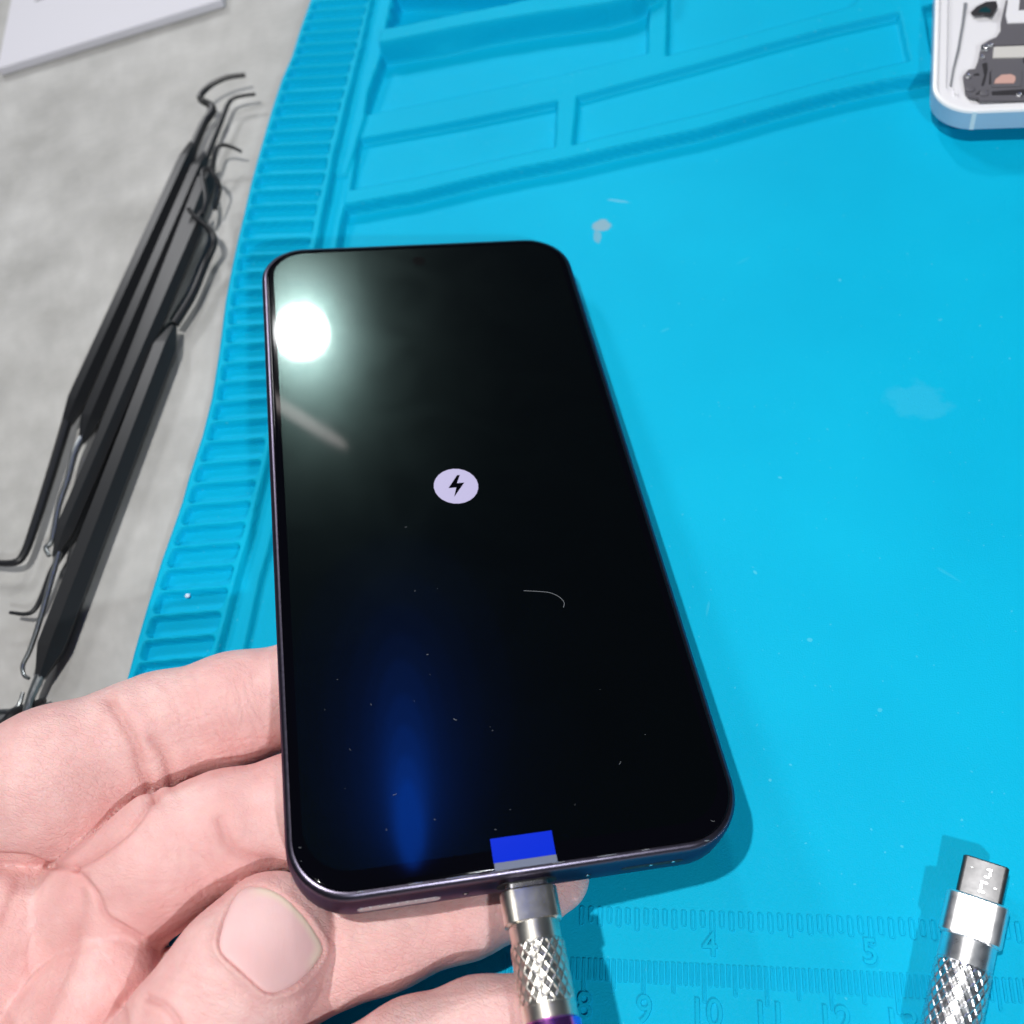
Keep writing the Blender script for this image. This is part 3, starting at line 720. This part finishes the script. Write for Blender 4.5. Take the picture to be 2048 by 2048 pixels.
def feval(p):
    out = None; parts = {}
    for k_, ch, sm in GR:
        d = None
        for (a_, ra), (b_, rb_) in zip(ch[:-1], ch[1:]):
            e = cone_sdf(p, a_, b_, ra, rb_); d = e if d is None else smin(d, e, sm)
        parts[k_] = d
    f_ = smin(parts['A'], parts['B'], .07)
    pal = smin(parts['C1'], parts['C2'], .10)
    pal = smin(pal, parts['W'], .8)
    f_ = smin(f_, pal, .09)
    f_ = smin(f_, smin(parts['D'], parts['E'], .04), .10)
    f_ = smin(f_, parts['T'], .06)
    # keep the flesh out of the phone (it dents where they touch)
    q = p - BL; u = q @ EX; v = q @ EY; w_ = q @ EN
    dx = np.abs(u - PW / 2) - PW / 2 + .6; dy = np.abs(v - PH / 2) - PH / 2 + .6
    d2 = np.hypot(np.maximum(dx, 0), np.maximum(dy, 0)) + np.minimum(np.maximum(dx, dy), 0) - .6
    dz = np.abs(w_ + PT / 2) - PT / 2
    box_ = np.hypot(np.maximum(d2, 0), np.maximum(dz, 0)) + np.minimum(np.maximum(d2, dz), 0)
    kk = .10; hh = np.clip(.5 - .5 * (f_ + box_ - .02) / kk, 0, 1)
    f_ = f_ * (1 - hh) + (-(box_ - .02)) * hh + kk * hh * (1 - hh)
    # and out of the plug
    q = p - org; r_ = np.hypot(q @ EX, q @ EN); yl = q @ EY
    pl = np.where((yl < 0) & (yl > -3), r_ - .44, 9)
    return np.maximum(f_, -pl)
BS = 10
nb = np.ceil(dims / BS).astype(int)
bi = np.stack(np.meshgrid(*[np.arange(k) for k in nb], indexing='ij'), -1).reshape(-1, 3)
bc_ = lo + (bi * BS + BS / 2) * vox
bd = feval(bc_.astype(np.float32)); near_ = np.abs(bd) < BS * vox * .87 * 1.25
off = np.stack(np.meshgrid(*[np.arange(BS)] * 3, indexing='ij'), -1).reshape(-1, 3)
big = np.repeat(np.repeat(np.repeat(bd.reshape(nb), BS, 0), BS, 1), BS, 2).astype(np.float32)
act_b = bi[near_]
for i0 in range(0, len(act_b), 300):
    ii = (act_b[i0:i0 + 300, None, :] * BS + off[None]).reshape(-1, 3)
    big[ii[:, 0], ii[:, 1], ii[:, 2]] = feval((lo + ii * vox).astype(np.float32))
field = big[:dims[0], :dims[1], :dims[2]]
def surface_nets(f_, lo, vox):
    nx_, ny_, nz_ = f_.shape
    s = f_ < 0
    cnt = np.zeros((nx_ - 1, ny_ - 1, nz_ - 1), np.int8)
    for dx in (0, 1):
        for dy in (0, 1):
            for dz in (0, 1): cnt += s[dx:nx_ - 1 + dx, dy:ny_ - 1 + dy, dz:nz_ - 1 + dz]
    act = (cnt > 0) & (cnt < 8)
    I, J, K = np.nonzero(act); n = len(I); acc = np.zeros((n, 3)); num = np.zeros(n)
    cs = [(a_, b_, c_) for a_ in (0, 1) for b_ in (0, 1) for c_ in (0, 1)]
    for a_ in cs:
        for ax_ in range(3):
            if a_[ax_]: continue
            b_ = list(a_); b_[ax_] = 1
            v0 = f_[I + a_[0], J + a_[1], K + a_[2]]; v1 = f_[I + b_[0], J + b_[1], K + b_[2]]
            m = (v0 < 0) != (v1 < 0); t_ = np.where(m, v0 / np.where(m, v0 - v1, 1), 0)
            pt = np.array(a_, float) + t_[:, None] * np.eye(3)[ax_]
            acc[m] += pt[m]; num[m] += 1
    V_ = lo + (np.c_[I, J, K] + acc / num[:, None]) * vox
    idm = np.full(act.shape, -1, np.int64); idm[I, J, K] = np.arange(n)
    Fq = []
    for ax_ in range(3):
        o1, o2 = [(1, 2), (2, 0), (0, 1)][ax_]
        sl0 = [slice(None)] * 3; sl1 = [slice(None)] * 3
        sl0[ax_] = slice(0, -1); sl1[ax_] = slice(1, None)
        ch = s[tuple(sl0)] != s[tuple(sl1)]
        idx_ = np.array(np.nonzero(ch)).T
        ok = (idx_[:, o1] > 0) & (idx_[:, o2] > 0) & (idx_[:, o1] < act.shape[o1]) & (idx_[:, o2] < act.shape[o2])
        idx_ = idx_[ok]
        def cell(d1, d2):
            c_ = idx_.copy(); c_[:, o1] -= d1; c_[:, o2] -= d2; return idm[c_[:, 0], c_[:, 1], c_[:, 2]]
        q = np.stack([cell(1, 1), cell(0, 1), cell(0, 0), cell(1, 0)], 1)
        flip = ~s[idx_[:, 0], idx_[:, 1], idx_[:, 2]]
        q[flip] = q[flip][:, ::-1]; Fq.append(q[(q >= 0).all(1)])
    return V_, np.vstack(Fq)
HV, HF = surface_nets(field, lo, vox)
def subdivide(V_, F_):
    """one Catmull-Clark step on a closed quad mesh"""
    n = len(V_); fc = V_[F_].mean(1)
    e = np.stack([F_, np.roll(F_, -1, 1)], -1).reshape(-1, 2); es = np.sort(e, 1)
    key, inv, c_ = np.unique(es[:, 0] * n + es[:, 1], return_inverse=True, return_counts=True)
    ev = np.c_[key // n, key % n]; mid = V_[ev].mean(1)
    fsum = np.zeros((len(key), 3)); np.add.at(fsum, inv, np.repeat(fc, 4, 0))
    ep = np.where(c_[:, None] == 2, (mid * 2 + fsum) / 4, mid)
    val = np.zeros(n); np.add.at(val, ev.ravel(), 1); es_ = np.zeros((n, 3)); np.add.at(es_, ev[:, 0], mid); np.add.at(es_, ev[:, 1], mid)
    fv = np.zeros(n); np.add.at(fv, F_.ravel(), 1); fs = np.zeros((n, 3)); np.add.at(fs, F_.ravel(), np.repeat(fc, 4, 0))
    k_ = val[:, None]
    vp = (fs / fv[:, None] + 2 * es_ / k_ + (k_ - 3) * V_) / k_
    en = inv.reshape(-1, 4) + n; fn = np.arange(len(F_)) + n + len(key)
    Fn = np.concatenate([np.stack([F_[:, i], en[:, i], fn, en[:, i - 1]], 1) for i in range(4)])
    return np.vstack([vp, ep, fc]), Fn
HV, HF = subdivide(HV, HF)
def vnormals(V_, F_):
    a_, b_, c_, d_ = [V_[F_[:, i]] for i in range(4)]; nf = np.cross(c_ - a_, d_ - b_)
    N = np.zeros_like(V_)
    for i in range(4): np.add.at(N, F_[:, i], nf)
    return N / np.linalg.norm(N, axis=1)[:, None]
HN = vnormals(HV, HF)
# skin creases, folds and the nail bed, carved into the surface that faces up
HP = pix(HV); fac = (HN * (CAM - HV)).sum(1) / np.linalg.norm(CAM - HV, axis=1)
dep = ((HV @ RC.T) + TC)[:, 2]
cell = (np.floor(HP[:, 0] / 8).astype(int) + 400) * 4000 + np.floor(HP[:, 1] / 8).astype(int) + 400
uq, iv = np.unique(cell, return_inverse=True); near = np.full(len(uq), 1e9); np.minimum.at(near, iv, dep)
vis = (fac > -.05) & (dep < near[iv] + .35)
flush_shade = np.zeros(len(HV)); disp_ = np.zeros(len(HV))
def crease(pts, depth, wd, red=.4, bulge=0.0):
    """a groove along a line drawn over the skin, with a little padding either side"""
    q = spline([(x, y, 0) for x, y in pts], 5)[:, :2]; lo_, hi_ = q.min(0) - 9 * wd, q.max(0) + 9 * wd
    i_ = np.nonzero(vis & (HP > lo_).all(1) & (HP < hi_).all(1))[0]; hp = HP[i_]
    d = np.full(len(hp), 1e9)
    for a_, b_ in zip(q[:-1], q[1:]):
        e = b_ - a_; t_ = np.clip(((hp - a_) @ e) / (e @ e), 0, 1); d = np.minimum(d, ((hp - a_ - t_[:, None] * e) ** 2).sum(1))
    d = np.sqrt(d)
    disp_[i_] -= depth * np.exp(-(d / wd) ** 2)
    flush_shade[i_] = np.maximum(flush_shade[i_], red * np.exp(-(d / (wd * 1.8)) ** 2))  # crease colour: redder skin plus painted contact shade
    if bulge: disp_[i_] += bulge * np.exp(-((d - wd * 3.2) / (wd * 2.2)) ** 2)
# where the folded fingers and the palm press together
crease([(-60, 1706), (0, 1711), (50, 1714), (80, 1724), (110, 1733), (148, 1736)], .06, 6, .38)
crease([(148, 1736), (185, 1720), (225, 1690), (265, 1655), (312, 1597)], .06, 6, .38)
crease([(312, 1597), (350, 1578), (430, 1545), (555, 1510)], 0, 6, .38)
crease([(150, 1738), (165, 1755), (195, 1790), (212, 1830), (250, 1857), (285, 1878)], .06, 6, .38)
crease([(285, 1880), (320, 1875), (365, 1856), (420, 1812), (480, 1765), (540, 1746)], 0, 7, .38)
crease([(287, 1880), (303, 1912), (295, 1945), (250, 1990), (190, 2048)], 0, 8, .38)
crease([(162, 1765), (160, 1830), (145, 1900), (120, 1960), (90, 2030), (70, 2080)], .05, 14, .4, .02)
crease([(38, 1768), (20, 1810), (8, 1845)], .035, 12, .35, .015)
crease([(0, 2020), (12, 2035), (25, 2060)], .03, 8, .3)
# flexion creases
crease([(222, 1405), (250, 1450), (272, 1492), (285, 1545), (312, 1597)], .045, 9, .45, .03)
crease([(305, 1480), (330, 1510), (338, 1545), (345, 1575)], .03, 9, .4, .015)
crease([(295, 1995), (330, 2012), (352, 2036), (362, 2060)], .035, 6, .35, .02)
crease([(243, 2012), (250, 2030), (252, 2060)], .03, 6, .35, .01)
crease([(440, 1640), (458, 1690), (495, 1712), (545, 1722)], .03, 10, .35, .015)
rl = random.Random(3)
def fine(n, x0, y0, x1, y1, an, ln, depth, wd, red):
    """short irregular skin lines scattered over one patch"""
    for _ in range(n):
        x, y = rl.uniform(x0, x1), rl.uniform(y0, y1); a_ = an + rl.gauss(0, .18); l_ = ln * rl.uniform(.5, 1.3); k_ = rl.gauss(0, .12) * l_
        dx, dy = math.cos(a_) * l_ / 2, math.sin(a_) * l_ / 2
        crease([(x - dx, y - dy), (x - dy / l_ * k_, y + dx / l_ * k_), (x + dx, y + dy)], depth * rl.uniform(.5, 1.2), wd, red)
fine(34, 325, 1380, 540, 1520, 1.25, 75, .008, 2.6, .10)
fine(22, 325, 1400, 540, 1520, -.35, 95, .006, 2.6, .08)
fine(30, 60, 1440, 260, 1620, .55, 70, .005, 2.6, .05)
fine(20, 280, 1660, 480, 1800, 1.1, 60, .006, 2.8, .08)
fine(12, 300, 1760, 440, 1850, -.25, 60, .006, 2.4, .08)
fine(16, 680, 1830, 990, 1950, 1.5, 60, .005, 3.0, .08)
fine(10, 680, 1850, 960, 1950, -.2, 90, .005, 3.0, .06)
fine(16, 20, 1780, 150, 2040, 1.9, 80, .005, 3.0, .06)
fine(14, 170, 1860, 290, 2040, 1.1, 60, .005, 3.0, .06)
fine(14, 340, 1960, 520, 2048, .4, 70, .006, 2.8, .08)
for k_ in range(13):          # pad ridges of the fingertip beside the plug
    crease([(880 + 5 * k_, 2004 + k_ * 6.5), (955, 1990 + k_ * 7), (1030, 1964 + k_ * 7.5)], .009, 2.2, .05)
# nail bed: soft step all round the nail plate
NAIL = [(439, 1882), (450, 1842), (466, 1808), (484, 1784), (510, 1777), (540, 1780), (569, 1797), (596, 1822), (619, 1849), (637, 1880), (644, 1898), (634, 1918), (614, 1947),
        (578, 1975), (542, 1986), (520, 1974), (492, 1948), (460, 1920), (443, 1902)]
nl = spline([(x, y, 0) for x, y in NAIL + NAIL[:1]], 6)[:-1, :2]
for _ in range(14): nl = (np.roll(nl, 1, 0) + 2 * nl + np.roll(nl, -1, 0)) / 4
nl = nl.mean(0) + (nl - nl.mean(0)) * 1.02
tv = np.nonzero(vis & (HP[:, 1] > 1730) & (HP[:, 0] > 380) & (HP[:, 0] < 720))[0]
dn = sdf(HP[tv], nl); hy = HP[tv, 1]
HV0 = HV.copy()
prox = np.clip((hy - 1800) / 120, 0, 1)
disp_[tv] += -.060 * np.clip(-dn / 14, 0, 1) + .055 * np.exp(-((dn - 8) / 8) ** 2) * (.25 + .75 * prox) - .040 * np.exp(-((dn + 1) / 4) ** 2) \
    - .020 * np.exp(-((dn - 30) / 7) ** 2) * np.clip((hy - 1860) / 60, 0, 1)
flush_shade[tv] = np.maximum(flush_shade[tv], .40 * np.exp(-((dn - 1) / 6) ** 2))
HV = HV + HN * disp_[:, None]
handp = P3(-100, 2100, 2)
person = thing('hand', 'bare hand holding the black phone from below with its thumb in front', 'hand', (*handp[:2], 0))
skin = build('skin', HV - [*handp[:2], 0], HF, MAT['skin'], person, angle=None)
at = skin.data.attributes.new('flush_shade', 'FLOAT', 'POINT'); at.data.foreach_set('value', np.clip(flush_shade, 0, 1).astype(np.float32))
# thumbnail: a curved plate sunk in its bed, fitted to the smooth thumb underneath
inn = tv[(dn < 4) & (HP[tv, 1] > 1800)]
bed = HV0[inn]; bc = bed.mean(0); nrm = CAM - bc; nrm /= np.linalg.norm(nrm)
thx = P3(542, 1882, 2.7) - P3(405, 2065, 2.95); thx -= nrm * (thx @ nrm); thx /= np.linalg.norm(thx); side = np.cross(nrm, thx)
def basis(x, y): return np.stack([np.ones_like(x), x, y, x * x, x * y, y * y], -1)
q = bed - bc; co = np.linalg.lstsq(basis(q @ side, q @ thx), q @ nrm, rcond=None)[0]
def on_bed(p_):
    r = ray(*p_); t_ = ((bc - CAM) @ nrm) / (r @ nrm)
    for _ in range(5):
        P_ = CAM + r * t_ - bc; t_ += (basis(P_ @ side, P_ @ thx) @ co - P_ @ nrm) / (r @ nrm)
    P_ = CAM + r * t_ - bc; return P_ @ side, P_ @ thx
ol = np.array([on_bed(p_) for p_ in nl[::2]]); oc = ol.mean(0); rings = []; nedge = []
for s_, hgt in ((1.03, -.07), (1.0, -.012), (.975, .012), (.92, .022), (.78, .030), (.58, .034), (.36, .036), (.15, .036)):
    xy = oc + (ol - oc) * s_
    rings.append(bc + xy[:, :1] * side + xy[:, 1:] * thx + (basis(xy[:, 0], xy[:, 1]) @ co + hgt)[:, None] * nrm)
    dd = (ol - oc); tip_ = np.clip((dd @ np.array([-.25, 1.0])) / np.abs(dd[:, 1]).max() - .25, 0, 1)
    nedge.append(np.clip((s_ - .80) / .12, 0, 1) * np.clip(tip_ * 2.5, 0, 1))
V, F = loft(rings, False, True)
if np.cross(V[F[0][1]] - V[F[0][0]], V[F[0][2]] - V[F[0][0]]) @ (V[F[0][0]] - bc + nrm * .2) < 0: F = [f[::-1] for f in F]
nail = build('thumbnail', V - [*handp[:2], 0], F, MAT['nail'], person, angle=60)
at = nail.data.attributes.new('edge', 'FLOAT', 'POINT'); at.data.foreach_set('value', np.concatenate(nedge).astype(np.float32))
